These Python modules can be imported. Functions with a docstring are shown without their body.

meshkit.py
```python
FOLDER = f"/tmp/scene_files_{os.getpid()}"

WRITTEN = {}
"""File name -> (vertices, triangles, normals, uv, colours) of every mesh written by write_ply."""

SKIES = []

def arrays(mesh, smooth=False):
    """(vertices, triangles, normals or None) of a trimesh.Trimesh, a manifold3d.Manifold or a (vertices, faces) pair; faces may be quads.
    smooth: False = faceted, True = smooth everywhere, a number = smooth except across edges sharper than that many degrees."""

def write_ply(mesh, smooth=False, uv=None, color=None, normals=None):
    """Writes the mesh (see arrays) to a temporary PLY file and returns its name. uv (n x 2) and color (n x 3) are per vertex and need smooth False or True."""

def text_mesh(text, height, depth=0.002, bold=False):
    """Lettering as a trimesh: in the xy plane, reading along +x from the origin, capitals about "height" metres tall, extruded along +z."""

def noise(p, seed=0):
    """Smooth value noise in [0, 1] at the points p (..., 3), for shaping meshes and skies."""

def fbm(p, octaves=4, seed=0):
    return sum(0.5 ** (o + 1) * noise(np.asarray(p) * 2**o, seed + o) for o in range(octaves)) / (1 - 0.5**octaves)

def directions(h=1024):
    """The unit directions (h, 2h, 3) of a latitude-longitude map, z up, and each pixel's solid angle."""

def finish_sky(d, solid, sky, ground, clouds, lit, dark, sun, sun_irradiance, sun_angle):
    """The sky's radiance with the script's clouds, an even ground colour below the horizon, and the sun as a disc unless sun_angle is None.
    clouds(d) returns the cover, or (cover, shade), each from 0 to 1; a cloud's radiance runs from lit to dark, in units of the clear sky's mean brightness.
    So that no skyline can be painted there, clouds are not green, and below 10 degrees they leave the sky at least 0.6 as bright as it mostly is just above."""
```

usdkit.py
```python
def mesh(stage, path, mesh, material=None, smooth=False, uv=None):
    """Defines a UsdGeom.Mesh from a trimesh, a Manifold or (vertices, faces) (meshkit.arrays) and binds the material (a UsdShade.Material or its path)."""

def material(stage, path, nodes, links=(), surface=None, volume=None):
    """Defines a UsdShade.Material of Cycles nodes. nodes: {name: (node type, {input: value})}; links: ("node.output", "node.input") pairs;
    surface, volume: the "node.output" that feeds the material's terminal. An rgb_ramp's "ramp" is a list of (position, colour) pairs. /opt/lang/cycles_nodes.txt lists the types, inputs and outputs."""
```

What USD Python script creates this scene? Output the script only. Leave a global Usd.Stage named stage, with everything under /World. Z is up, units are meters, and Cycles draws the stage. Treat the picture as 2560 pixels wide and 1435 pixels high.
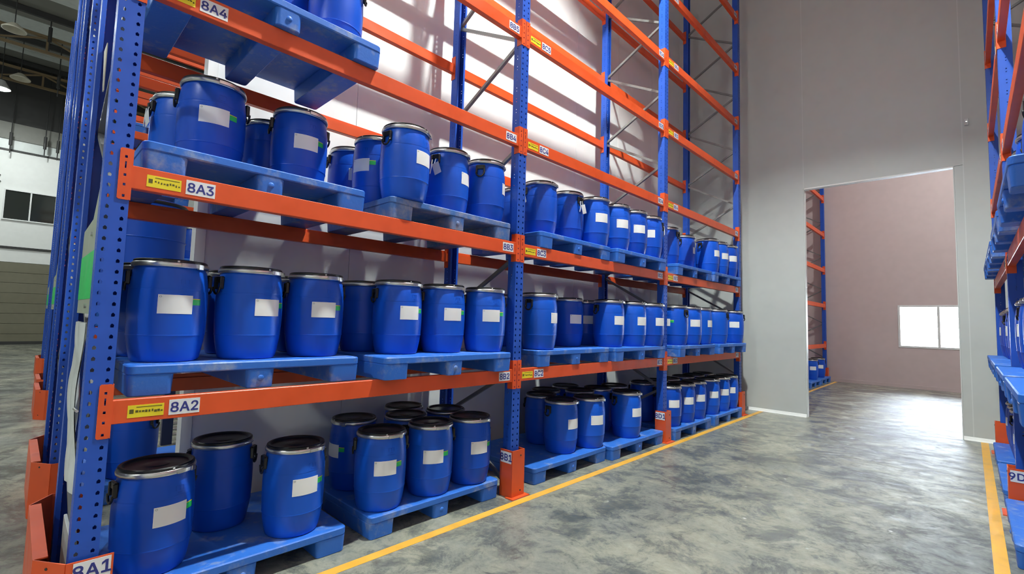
import math, random
import numpy as np
import trimesh
from shapely.geometry import Polygon, box as sbox
from pxr import Usd, UsdGeom, UsdLux, UsdShade, Gf, Sdf
import usdkit, meshkit

stage = Usd.Stage.CreateInMemory()
UsdGeom.SetStageUpAxis(stage, "Z")
UsdGeom.SetStageMetersPerUnit(stage, 1.0)
world = UsdGeom.Xform.Define(stage, "/World")
stage.SetDefaultPrim(world.GetPrim())
UsdGeom.Scope.Define(stage, "/World/Looks")
random.seed(8)

# ------------------------------------------------------------------ camera, sky, exposure
CAM = (2.8509, -0.2489, 1.4863)
YAW, PITCH, ROLL = 0.76656, 0.0703, 0.0282
fw = np.array([-math.sin(YAW) * math.cos(PITCH), math.cos(YAW) * math.cos(PITCH), math.sin(PITCH)])
rt = np.cross(fw, [0, 0, 1]); rt /= np.linalg.norm(rt); up = np.cross(rt, fw)
rt2 = rt * math.cos(ROLL) + up * math.sin(ROLL); up2 = -rt * math.sin(ROLL) + up * math.cos(ROLL)
cam = UsdGeom.Camera.Define(stage, "/World/camera")
cam.AddTransformOp().Set(Gf.Matrix4d(*rt2, 0, *up2, 0, *(-fw), 0, *CAM, 1))
cam.CreateHorizontalApertureAttr(36.0)
cam.CreateVerticalApertureAttr(36.0 * 1435 / 2560)
cam.CreateFocalLengthAttr(16.717)
cam.CreateClippingRangeAttr((0.05, 500.0))
cam.CreateExposureAttr(1.22)

dome = UsdLux.DomeLight.Define(stage, "/World/sky")
dome.CreateIntensityAttr(6.0)
dome.CreateColorAttr(Gf.Vec3f(0.78, 0.87, 1.0))

LAMP_POWER = 5200.0            # radiance of the lens of the lamp over the aisle
HALL_POWER = 230.0            # and of the hall's other lamps
ROOM_POWER = 340.0            # and of the next room's lamp
BACK_POWER = 500.0            # and of the lamp over the aisle behind the camera
HALL_COLOR = (0.93, 1.0, 0.965)
LAMP_COLOR = (0.93, 1.0, 0.955)


# ------------------------------------------------------------------ helpers: prims
taken = {}


def numbered(parent, name):
    k = (parent, name)
    n = taken.get(k, 0); taken[k] = n + 1
    return name if n == 0 else f"{name}_{n:03d}"


def path_of(parent):
    if parent is None:
        return "/World"
    return str(parent.GetPath()) if hasattr(parent, "GetPath") else str(parent)


def obj(name, mesh, mat, parent=None, smooth=False):
    p = path_of(parent)
    m = usdkit.mesh(stage, f"{p}/{numbered(p, name)}", mesh, M[mat], smooth)
    return m.GetPrim()


def tag(prim, label=None, cat=None, group=None, kind=None):
    for k, v in (("label", label), ("category", cat), ("group", group), ("kind", kind)):
        if v:
            prim.SetCustomDataByKey(k, v)
    return prim


def thing(name, label, cat, loc=(0, 0, 0), rotz=0.0, group=None):
    x = UsdGeom.Xform.Define(stage, "/World/" + numbered("/World", name))
    x.AddTranslateOp().Set(Gf.Vec3d(*map(float, loc))); x.AddRotateZOp().Set(float(rotz))
    return tag(x.GetPrim(), label, cat, group)


def dup(first, label, cat, loc, rotz, group=None):
    name = first.GetName()
    base = name[:-4] if name[-3:].isdigit() and name[-4] == "_" else name
    x = UsdGeom.Xform.Define(stage, "/World/" + numbered("/World", base))
    pr = x.GetPrim()
    pr.GetReferences().AddInternalReference(first.GetPath())
    x.GetPrim().GetAttribute("xformOp:translate").Set(Gf.Vec3d(*map(float, loc)))
    x.GetPrim().GetAttribute("xformOp:rotateZ").Set(float(rotz))
    pr.SetInstanceable(True)
    return tag(pr, label, cat, group)


def struct(name, mesh, mat, parent=None, smooth=False):
    o = obj(name, mesh, mat, parent, smooth)
    return tag(o, kind="structure") if parent is None else o


# ------------------------------------------------------------------ helpers: shapes
cat_ = trimesh.util.concatenate


def bx(x0, x1, y0, y1, z0, z1):
    m = trimesh.creation.box([x1 - x0, y1 - y0, z1 - z0])
    m.apply_translation([(x0 + x1) / 2, (y0 + y1) / 2, (z0 + z1) / 2])
    return m


def cbx(x0, x1, y0, y1, z0, z1, c=0.004):
    """A box with chamfered edges."""
    pts = []
    for sx, X in ((1, x0), (-1, x1)):
        for sy, Y in ((1, y0), (-1, y1)):
            for sz, Z in ((1, z0), (-1, z1)):
                pts += [(X, Y + sy * c, Z + sz * c), (X + sx * c, Y, Z + sz * c), (X + sx * c, Y + sy * c, Z)]
    return trimesh.convex.convex_hull(np.array(pts))


def slab(x0, x1, y0, y1, z0, z1, r=0.03, c=0.006, taper=0.0, n=5):
    """A slab with rounded upright edges and chamfered top and bottom edges; taper pulls the foot in."""
    pts = []
    for z, ins in ((z0, c + taper), (z0 + c, taper), (z1 - c, 0), (z1, c)):
        rr = max(r - ins, 0.002)
        for cx, cy, a0 in ((x1 - ins - rr, y1 - ins - rr, 0), (x0 + ins + rr, y1 - ins - rr, 90), (x0 + ins + rr, y0 + ins + rr, 180), (x1 - ins - rr, y0 + ins + rr, 270)):
            for k in range(n):
                a = math.radians(a0 + 90 * k / (n - 1))
                pts.append((cx + rr * math.cos(a), cy + rr * math.sin(a), z))
    return trimesh.convex.convex_hull(np.array(pts))


def bar(p, q, w, h):
    """A rectangular bar from p to q."""
    p, q = np.array(p, float), np.array(q, float)
    d = q - p; L = np.linalg.norm(d); d /= L
    s = np.cross(d, [0, 0, 1.0])
    if np.linalg.norm(s) < 1e-6:
        s = np.array([1.0, 0, 0])
    s /= np.linalg.norm(s); u = np.cross(s, d)
    m = trimesh.creation.box([w, h, L])
    T = np.eye(4); T[:3, 0] = s; T[:3, 1] = u; T[:3, 2] = np.cross(s, u); T[:3, 3] = (p + q) / 2
    m.apply_transform(T)
    return m


def rod(p, q, r, n=12):
    return trimesh.creation.cylinder(radius=r, segment=[p, q], sections=n)


def tube(pts, r, n=8):
    """A round tube along a polyline."""
    pts = np.array(pts, float); v, f = [], []
    for i, p in enumerate(pts):
        d = pts[min(i + 1, len(pts) - 1)] - pts[max(i - 1, 0)]; d /= np.linalg.norm(d)
        a = np.cross(d, [0.31, 0.17, 0.93]); a /= np.linalg.norm(a); b = np.cross(d, a)
        v += [p + r * (math.cos(t) * a + math.sin(t) * b) for t in np.arange(n) * 2 * math.pi / n]
    for i in range(len(pts) - 1):
        for k in range(n):
            f += [(i * n + k, i * n + (k + 1) % n, (i + 1) * n + (k + 1) % n), (i * n + k, (i + 1) * n + (k + 1) % n, (i + 1) * n + k)]
    e = (len(pts) - 1) * n
    for k in range(1, n - 1):
        f += [(0, k + 1, k), (e, e + k, e + k + 1)]
    m = trimesh.Trimesh(np.array(v), np.array(f), process=False)
    if m.volume < 0:
        m.invert()
    return m


def lathe(profile, n=56):
    m = trimesh.creation.revolve(np.array(profile, float), sections=n)
    if m.volume < 0:
        m.invert()
    return m


def plate_x(poly, x0, x1):
    """A polygon in (y, z), extruded from x0 to x1."""
    m = trimesh.creation.extrude_polygon(poly, x1 - x0, engine="earcut")
    T = np.array([[0, 0, 1, x0], [1, 0, 0, 0], [0, 1, 0, 0], [0, 0, 0, 1.0]])
    m.apply_transform(T)
    return m


def plate_y(poly, y0, y1):
    """A polygon in (x, z), extruded from y0 to y1."""
    m = trimesh.creation.extrude_polygon(poly, y1 - y0, engine="earcut")
    T = np.array([[1, 0, 0, 0], [0, 0, -1, y1], [0, 1, 0, 0], [0, 0, 0, 1.0]])
    m.apply_transform(T)
    return m


def moved(m, x=0, y=0, z=0):
    m = m.copy(); m.apply_translation([x, y, z]); return m


def flip_x(m):
    m = m.copy(); m.vertices[:, 0] *= -1; m.invert(); return m


FACE = {"+x": ((0, 1, 0), (0, 0, 1), (1, 0, 0)), "-x": ((0, -1, 0), (0, 0, 1), (-1, 0, 0)), "-y": ((1, 0, 0), (0, 0, 1), (0, -1, 0))}


def text_on(text, h, face, at, bold=False):
    """Lettering centred at a point of an upright face."""
    t = meshkit.text_mesh(text, h, 0.0008, bold)
    b = t.bounds; t.apply_translation([-(b[0][0] + b[1][0]) / 2, -(b[0][1] + b[1][1]) / 2, 0])
    T = np.eye(4)
    for k in range(3):
        T[:3, k] = FACE[face][k]
    T[:3, 3] = at
    t.apply_transform(T)
    return t


def card_on(w, h, t, face, at):
    m = trimesh.creation.box([w, h, t]); m.apply_translation([0, 0, t / 2])
    T = np.eye(4)
    for k in range(3):
        T[:3, k] = FACE[face][k]
    T[:3, 3] = at
    m.apply_transform(T)
    return m


# ------------------------------------------------------------------ materials
M = {}


def mat(name, nodes, links, surface="p.BSDF"):
    M[name] = usdkit.material(stage, f"/World/Looks/{name}", nodes, links, surface=surface)


def paint(name, col, rough=0.45, spec=0.5, metal=0.0, vary=0.06, coat=0.0):
    a = tuple(max(0.0, c * (1 - vary)) for c in col); b = tuple(c * (1 + vary) for c in col)
    mat(name, {"g": ("geometry", {}), "n": ("noise_texture", {"scale": 6.0, "detail": 4.0}),
               "r": ("rgb_ramp", {"ramp": [(0.3, a), (0.7, b)]}),
               "q": ("map_range", {"from_min": 0.3, "from_max": 0.7, "to_min": rough * 0.85, "to_max": min(1, rough * 1.15)}),
               "p": ("principled_bsdf", {"specular_ior_level": spec, "metallic": metal, "coat_weight": coat})},
        [("g.position", "n.vector"), ("n.fac", "r.fac"), ("r.color", "p.base_color"), ("n.fac", "q.value"), ("q.result", "p.roughness")])


paint("upright_blue", (0.013, 0.078, 0.45), 0.42)
paint("beam_orange", (0.70, 0.085, 0.016), 0.38)
paint("guard_orange", (0.66, 0.085, 0.018), 0.42)
paint("galvanised", (0.27, 0.27, 0.265), 0.45, metal=0.75)
paint("black_plastic", (0.009, 0.009, 0.010), 0.33)
paint("clamp_steel", (0.62, 0.62, 0.60), 0.28, metal=0.9)
paint("label_white", (0.80, 0.81, 0.80), 0.5, vary=0.02)
paint("plate_white", (0.74, 0.75, 0.76), 0.4, vary=0.03)
paint("print_grey", (0.36, 0.37, 0.38), 0.6)
paint("print_navy", (0.028, 0.035, 0.22), 0.5)
paint("print_black", (0.10, 0.085, 0.008), 0.6)
paint("sticker_green", (0.015, 0.52, 0.11), 0.45)
paint("sticker_yellow", (0.78, 0.63, 0.02), 0.45)
paint("tag_paper", (0.70, 0.72, 0.73), 0.5)
paint("clear_film", (0.62, 0.65, 0.66), 0.25)
paint("sign_grey", (0.30, 0.34, 0.27), 0.5)
paint("sign_beige", (0.55, 0.52, 0.42), 0.5)
paint("frame_white", (0.72, 0.73, 0.73), 0.4, vary=0.02)
paint("trim_white", (0.78, 0.78, 0.76), 0.5, vary=0.02)
paint("wall_white", (0.74, 0.755, 0.75), 0.6, vary=0.02)
paint("wall_panel", (0.50, 0.515, 0.495), 0.42, vary=0.02)
paint("wall_mauve", (0.56, 0.455, 0.45), 0.6, vary=0.03)
paint("panel_joint", (0.58, 0.595, 0.575), 0.42, vary=0.02)
paint("wall_hall", (0.76, 0.77, 0.76), 0.6, vary=0.02)
paint("shutter_olive", (0.17, 0.16, 0.11), 0.5)
paint("truss_brown", (0.20, 0.14, 0.07), 0.6)
paint("steel_dark", (0.03, 0.03, 0.03), 0.6)
paint("roof_grey", (0.22, 0.22, 0.20), 0.6)
paint("skylight_sheet", (0.62, 0.66, 0.65), 0.4)
paint("lamp_housing", (0.35, 0.35, 0.34), 0.5)
paint("navy_paint", (0.012, 0.02, 0.07), 0.4)
paint("line_yellow", (0.76, 0.40, 0.05), 0.4, vary=0.12)

# drum plastic: the tone varies a little from drum to drum
mat("drum_blue", {"o": ("object_info", {}), "g": ("geometry", {}), "n": ("noise_texture", {"scale": 3.0, "detail": 3.0}),
                  "a": ("rgb_ramp", {"ramp": [(0.0, (0.004, 0.066, 0.47)), (0.5, (0.005, 0.082, 0.55)), (1.0, (0.007, 0.100, 0.60))]}),
                  "q": ("map_range", {"from_min": 0.3, "from_max": 0.7, "to_min": 0.30, "to_max": 0.40}),
                  "p": ("principled_bsdf", {"specular_ior_level": 0.35})},
    [("o.random", "a.fac"), ("a.color", "p.base_color"), ("g.position", "n.vector"), ("n.fac", "q.value"), ("q.result", "p.roughness")])


def pallet_mat(name, clean, scuff, lo, hi):
    mat(name, {"g": ("geometry", {}), "n": ("noise_texture", {"scale": 7.0, "detail": 6.0, "roughness": 0.62}),
               "n2": ("noise_texture", {"scale": 45.0, "detail": 3.0}),
               "m": ("map_range", {"from_min": lo, "from_max": hi, "clamp": True}),
               "k": ("math", {"math_type": "multiply"}),
               "c": ("mix", {"color1": clean, "color2": scuff}),
               "b": ("bump", {"strength": 0.25, "distance": 0.004}),
               "p": ("principled_bsdf", {"roughness": 0.48, "specular_ior_level": 0.4})},
        [("g.position", "n.vector"), ("g.position", "n2.vector"), ("n.fac", "m.value"), ("m.result", "k.value1"), ("n2.fac", "k.value2"),
         ("k.value", "c.fac"), ("c.color", "p.base_color"), ("n2.fac", "b.height"), ("b.normal", "p.normal")])


pallet_mat("pallet_blue", (0.028, 0.150, 0.58), (0.34, 0.40, 0.46), 0.53, 0.68)
pallet_mat("pallet_worn", (0.05, 0.15, 0.42), (0.42, 0.38, 0.34), 0.42, 0.66)

# polished, mottled concrete
mat("concrete", {"g": ("geometry", {}),
                 "n1": ("noise_texture", {"scale": 0.85, "detail": 6.0, "roughness": 0.60}),
                 "n2": ("noise_texture", {"scale": 2.3, "detail": 12.0, "roughness": 0.74, "distortion": 0.35}),
                 "n5": ("noise_texture", {"scale": 6.5, "detail": 12.0, "roughness": 0.76, "distortion": 1.1}),
                 "v": ("voronoi_texture", {"scale": 2.6, "randomness": 1.0}),
                 "a": ("rgb_ramp", {"ramp": [(0.30, (0.160, 0.172, 0.160)), (0.45, (0.258, 0.264, 0.226)), (0.55, (0.335, 0.330, 0.262)), (0.70, (0.41, 0.40, 0.318))]}),
                 "d": ("rgb_ramp", {"ramp": [(0.38, (0.30, 0.335, 0.38)), (0.455, (0.55, 0.58, 0.62)), (0.50, (0.90, 0.91, 0.91)), (0.60, (1.05, 1.05, 1.04))]}),
                 "e": ("rgb_ramp", {"ramp": [(0.36, (0.42, 0.44, 0.48)), (0.45, (0.86, 0.87, 0.88)), (0.55, (1.0, 1.0, 1.0)), (0.66, (1.12, 1.12, 1.08))]}),
                 "w": ("map_range", {"from_min": 0.0, "from_max": 0.045, "to_min": 1.0, "to_max": 0.0, "clamp": True}),
                 "n4": ("noise_texture", {"scale": 1.7, "detail": 2.0}),
                 "w2": ("math", {"math_type": "greater_than", "value2": 0.56}),
                 "w3": ("math", {"math_type": "multiply"}),
                 "x": ("mix", {"mix_type": "multiply", "fac": 0.85}),
                 "x2": ("mix", {"mix_type": "multiply", "fac": 0.75}),
                 "y": ("mix", {"color2": (0.75, 0.75, 0.72)}),
                 "q": ("map_range", {"from_min": 0.35, "from_max": 0.65, "to_min": 0.09, "to_max": 0.22}),
                 "h": ("mix_float", {"fac": 0.5}),
                 "b": ("bump", {"strength": 0.7, "distance": 0.04}),
                 "p": ("principled_bsdf", {"specular_ior_level": 0.5})},
    [("g.position", "n1.vector"), ("g.position", "n2.vector"), ("g.position", "n5.vector"), ("g.position", "v.vector"), ("g.position", "n4.vector"),
     ("n1.fac", "a.fac"), ("n2.fac", "d.fac"), ("n5.fac", "e.fac"), ("a.color", "x.color1"), ("d.color", "x.color2"), ("x.color", "x2.color1"), ("e.color", "x2.color2"),
     ("v.distance", "w.value"), ("n4.fac", "w2.value1"), ("w.result", "w3.value1"), ("w2.value", "w3.value2"),
     ("w3.value", "y.fac"), ("x2.color", "y.color1"), ("y.color", "p.base_color"), ("n2.fac", "q.value"), ("q.result", "p.roughness"),
     ("n1.fac", "h.a"), ("n5.fac", "h.b"), ("h.result", "b.height"), ("b.normal", "p.normal")])

mat("window_glass", {"f": ("fresnel", {"IOR": 1.45}), "t": ("transparent_bsdf", {"color": (0.96, 0.98, 0.98)}), "s": ("glossy_bsdf", {"roughness": 0.02, "color": (0.9, 0.9, 0.9)}), "m": ("mix_closure", {})},
    [("f.fac", "m.fac"), ("t.BSDF", "m.closure1"), ("s.BSDF", "m.closure2")], "m.closure")
mat("dark_glass", {"p": ("principled_bsdf", {"base_color": (0.02, 0.025, 0.022), "roughness": 0.08})}, [])
mat("lamp_lens", {"e": ("emission", {"color": LAMP_COLOR, "strength": LAMP_POWER})}, [], "e.emission")
mat("lamp_lens_back", {"e": ("emission", {"color": HALL_COLOR, "strength": BACK_POWER})}, [], "e.emission")
mat("lamp_lens_room", {"e": ("emission", {"color": HALL_COLOR, "strength": ROOM_POWER})}, [], "e.emission")
mat("lamp_lens_hall", {"e": ("emission", {"color": HALL_COLOR, "strength": HALL_POWER})}, [], "e.emission")

# ------------------------------------------------------------------ the setting
WY, LX, RX = 9.10, -1.26, 4.75          # end wall, partition behind the left rack, wall behind the right rack
ROOF = 11.2
OX0, OX1, OH = 0.83, 2.75, 3.92         # the doorway in the end wall
NY = 16.2                               # far wall of the next room
struct("floor", bx(-25.2, 6.2, -12, NY + 0.2, -0.12, 0), "concrete")

# partition behind the left rack: wall panels and a pale end trim
wl = UsdGeom.Xform.Define(stage, "/World/wall_left").GetPrim(); tag(wl, kind="structure")
ys = [0.695] + [0.695 + 1.15 * k for k in range(1, 8)] + [WY]
for a, b in zip(ys, ys[1:]):
    obj("panel", cbx(LX - 0.10, LX, a + 0.0015, b - 0.0015, 0, ROOF, 0.002), "wall_white", wl)
obj("end_trim", bx(LX - 0.11, LX + 0.008, 0.63, 0.695, 0, ROOF), "trim_white", wl)

# end wall of insulated panels with the doorway
wb = UsdGeom.Xform.Define(stage, "/World/wall_back").GetPrim(); tag(wb, kind="structure")
for a, b, z in ((LX, OX0, 0), (OX0, OX1 + 0.1, OH), (OX1 + 0.1, RX, 0)):
    obj("panel", cbx(a + 0.002, b - 0.002, WY, WY + 0.10, z, ROOF, 0.003), "wall_panel", wb)
obj("panel", cbx(OX1, OX1 + 0.098, WY, WY + 0.10, 0, OH - 0.003, 0.003), "wall_panel", wb)
for x in (OX0, OX1 + 0.1):
    obj("joint_strip", bx(x - 0.006, x + 0.006, WY - 0.0025, WY, 0 if x > OX0 else OH, ROOF), "panel_joint", wb)
obj("jamb_trim", cat_([bx(OX0, OX0 + 0.012, WY - 0.002, WY + 0.102, 0, OH)]), "panel_joint", wb)
obj("jamb_trim", bx(OX1 - 0.012, OX1, WY - 0.002, WY + 0.102, 0, OH), "panel_joint", wb)
obj("head_trim", bx(OX0 + 0.012, OX1 - 0.012, WY - 0.006, WY + 0.106, OH - 0.02, OH), "trim_white", wb)
struct("baseboard_back", cat_([plate_x(Polygon([(WY - 0.045, 0), (WY - 0.005, 0), (WY - 0.005, 0.05), (WY - 0.02, 0.02)]), a, b) for a, b in ((LX, OX0), (OX1, RX))]), "trim_white")
struct("wall_right", bx(RX, RX + 0.1, -12, WY, 0, ROOF), "wall_white")
struct("wall_front", bx(-25.2, RX, -12.1, -12, 0, ROOF), "wall_hall")
struct("wall_hall_back", bx(-25.2, LX - 0.11, WY, WY + 0.1, 0, ROOF), "wall_hall")

# roof: grey sheet with translucent strips lying between
rf = UsdGeom.Xform.Define(stage, "/World/ceiling").GetPrim(); tag(rf, kind="structure")
obj("roof_sheet", bx(-25.2, RX + 0.1, -12, NY, ROOF, ROOF + 0.05), "roof_grey", rf)
for x in (-22.6, -20.2, -17.4, -13.0, -8.6):
    obj("skylight", bx(x - 0.45, x + 0.45, -11.5, WY - 0.1, ROOF - 0.02, ROOF - 0.002), "skylight_sheet", rf)
for x in (-23.8, -21.4, -18.9, -16.0, -12.0, -7.5, -3.0, 2.2):
    obj("purlin", bx(x - 0.06, x + 0.06, -11.9, WY - 0.05, ROOF - 0.20, ROOF - 0.025), "steel_dark", rf)

# next room beyond the doorway
struct("wall_room_left", bx(LX - 0.2, LX - 0.1, WY + 0.1, NY, 0, 9.0), "wall_mauve")
struct("wall_room_right", bx(6.0, 6.1, WY + 0.1, NY, 0, 9.0), "wall_mauve")
struct("ceiling_room", bx(LX - 0.1, 6.0, WY + 0.1, NY, 9.0, 9.05), "wall_mauve")
WX0, WX1, WZ0, WZ1 = 1.46, 3.10, 1.06, 2.19
hole = sbox(LX - 0.1, 0, 6.0, 9.0).difference(sbox(WX0, WZ0, WX1, WZ1))
struct("wall_room_far", plate_y(hole, NY, NY + 0.18), "wall_mauve")
struct("wall_room_near", bx(RX + 0.1, 6.0, WY, WY + 0.1, 0, 9.0), "wall_mauve")
struct("baseboard_room", bx(LX - 0.1, 6.0, NY - 0.02, NY, 0, 0.09), "wall_mauve")


def sliding_window(name, x0, x1, z0, z1, y, glass, axis="y"):
    w = UsdGeom.Xform.Define(stage, "/World/" + name).GetPrim(); tag(w, kind="structure")
    t = 0.05
    xm = (x0 + x1) / 2
    f = [(x0, x1, z0, z0 + t), (x0, x1, z1 - t, z1), (x0, x0 + t, z0 + t, z1 - t), (x1 - t, x1, z0 + t, z1 - t), (xm - t / 2, xm + t / 2, z0 + t, z1 - t)]
    for a, b, c, d in f:
        m = cbx(a, b, y - 0.03, y + 0.06, c, d, 0.004)
        if axis == "x":
            m.vertices = m.vertices[:, [1, 0, 2]]; m.invert()
        obj("frame", m, "frame_white", w)
    for k, (a, b) in enumerate(((x0 + t, xm - t / 2), (xm + t / 2, x1 - t))):
        m = bx(a, b, y + 0.012, y + 0.017, z0 + t, z1 - t)
        if axis == "x":
            m.vertices = m.vertices[:, [1, 0, 2]]; m.invert()
        obj("pane", m, glass, w)
    return w


sliding_window("window_1", WX0, WX1, WZ0, WZ1, NY + 0.02, "window_glass")

# far end wall of the big hall, seen past the rack ends
HX = -24.2
wf = UsdGeom.Xform.Define(stage, "/World/wall_far").GetPrim(); tag(wf, kind="structure")
obj("upper_wall", bx(HX - 0.15, HX, -12, WY, 3.80, 7.62), "wall_hall", wf)
obj("ledge", bx(HX - 0.15, HX + 0.05, -12, WY, 3.74, 3.83), "steel_dark", wf)
obj("lintel", bx(HX - 0.15, HX, -12, WY, 3.22, 3.74), "wall_hall", wf)
obj("clerestory", bx(HX - 0.15, HX - 0.05, -12, WY, 7.62, 8.06), "skylight_sheet", wf)
obj("gutter", bx(HX - 0.1, HX + 0.02, -12, WY, 7.58, 7.66), "steel_dark", wf)
obj("fascia", bx(HX - 0.15, HX, -12, WY, 8.06, 8.72), "roof_grey", wf)
obj("gable", bx(HX - 0.15, HX - 0.1, -12, WY, 8.72, ROOF), "steel_dark", wf)
d1 = UsdGeom.Xform.Define(stage, "/World/door_1").GetPrim(); tag(d1, kind="structure")
for k in range(8):
    obj("slat", cbx(HX - 0.06, HX - 0.005, -11.9, WY - 0.05, 0.02 + 0.4 * k, 0.41 + 0.4 * k, 0.006), "shutter_olive", d1)
obj("backing", bx(HX - 0.15, HX - 0.07, -12, WY, 0, 3.22), "shutter_olive", d1)
obj("bottom_rail", bx(HX - 0.08, HX + 0.02, -11.9, WY - 0.05, 0, 0.12), "steel_dark", d1)
sliding_window("window_2", -0.90, 0.62, 4.86, 6.08, HX, "dark_glass", "x")


def truss(x, z0, z1, label):
    t = thing("roof_truss", label, "truss", (x, -11.9, 0), 0)
    L = 20.9
    obj("top_chord", bx(-0.05, 0.05, 0, L, z1 - 0.08, z1), "truss_brown", t)
    obj("bottom_chord", bx(-0.05, 0.05, 0, L, z0, z0 + 0.08), "truss_brown", t)
    n = 16
    for k in range(n):
        a, b = L * k / n, L * (k + 1) / n
        obj("web", bar((0, a, z0 + 0.06), (0, b, z1 - 0.06), 0.05, 0.05) if k % 2 == 0 else bar((0, a, z1 - 0.06), (0, b, z0 + 0.06), 0.05, 0.05), "truss_brown", t)
        obj("post", bx(-0.03, 0.03, b - 0.03 if k < n - 1 else b - 0.06, b + 0.03 if k < n - 1 else b, z0 + 0.08, z1 - 0.08), "truss_brown", t)
    return t


truss(-19.2, 9.95, 10.55, "brown lattice roof truss, nearest one at the upper left of the picture")
truss(-22.9, 9.95, 10.55, "brown lattice roof truss behind the first, above the white far wall")

# lamps under the roof
lens_mesh = trimesh.creation.cylinder(0.21, 0.02, sections=32)


def high_bay(x, y, z, label, deep=False):
    t = thing("high_bay_lamp", label, "lamp", (x, y, z), 0, "high bay lamps")
    if deep:      # a deep reflector that cuts the beam off at about 48 degrees from straight down
        obj("lens", moved(trimesh.creation.cylinder(0.09, 0.02, sections=32), 0, 0, 0.40), "lamp_lens", t)
        obj("housing", lathe([(0.0, 0.62), (0.14, 0.62), (0.17, 0.44), (0.47, 0.0), (0.45, 0.0), (0.12, 0.42), (0, 0.42)], 40), "lamp_housing", t, 40)
        obj("hanger", rod((0, 0, 0.62), (0, 0, ROOF - z), 0.012), "steel_dark", t)
        return t
    obj("lens", lens_mesh, "lamp_lens_room" if y > WY else "lamp_lens_back" if x > 0 else "lamp_lens_hall", t)
    obj("housing", lathe([(0.0, 0.30), (0.10, 0.30), (0.13, 0.24), (0.25, 0.03), (0.25, 0.012), (0.235, 0.012), (0.12, 0.22), (0, 0.22)], 32), "lamp_housing", t, 40)
    obj("hanger", rod((0, 0, 0.30), (0, 0, (9.0 if y > WY else ROOF) - z), 0.012), "steel_dark", t)
    return t


for x, y, z, s in ((1.5, 3.2, 8.45, "over the near half of the rack aisle"), (1.6, -7.0, 9.5, "over the aisle behind the camera"),
                   (-4.5, 2.0, 10.0, "over the aisle behind the partition"), (-5.5, -3.5, 10.0, "over the open floor left of the racks"),
                   (-10.0, -2.5, 10.0, "over the middle of the hall"), (-15.5, -4.0, 10.0, "over the hall floor before the far wall"),
                   (-21.0, -1.15, 8.95, "lit at the upper left edge of the picture"), (4.3, 12.6, 8.3, "in the next room")):
    high_bay(x, y, z, "round high bay lamp hanging " + s, x == 1.5 and y > 0)
for x, y, s in ((-21.4, -0.72, "just right of the lit lamp"), (-17.2, -0.86, "top left corner of the picture")):
    t = thing("unlit_lamp", "round unlit pendant lamp under the roof, " + s, "lamp", (x, y, 9.6))
    obj("shade", lathe([(0.0, 0.20), (0.08, 0.20), (0.27, 0.03), (0.27, 0.0), (0.25, 0.0), (0.07, 0.16), (0, 0.16)], 32), "sign_beige", t, 40)
    obj("hanger", rod((0, 0, 0.2), (0, 0, ROOF - 9.6), 0.012), "steel_dark", t)
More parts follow.
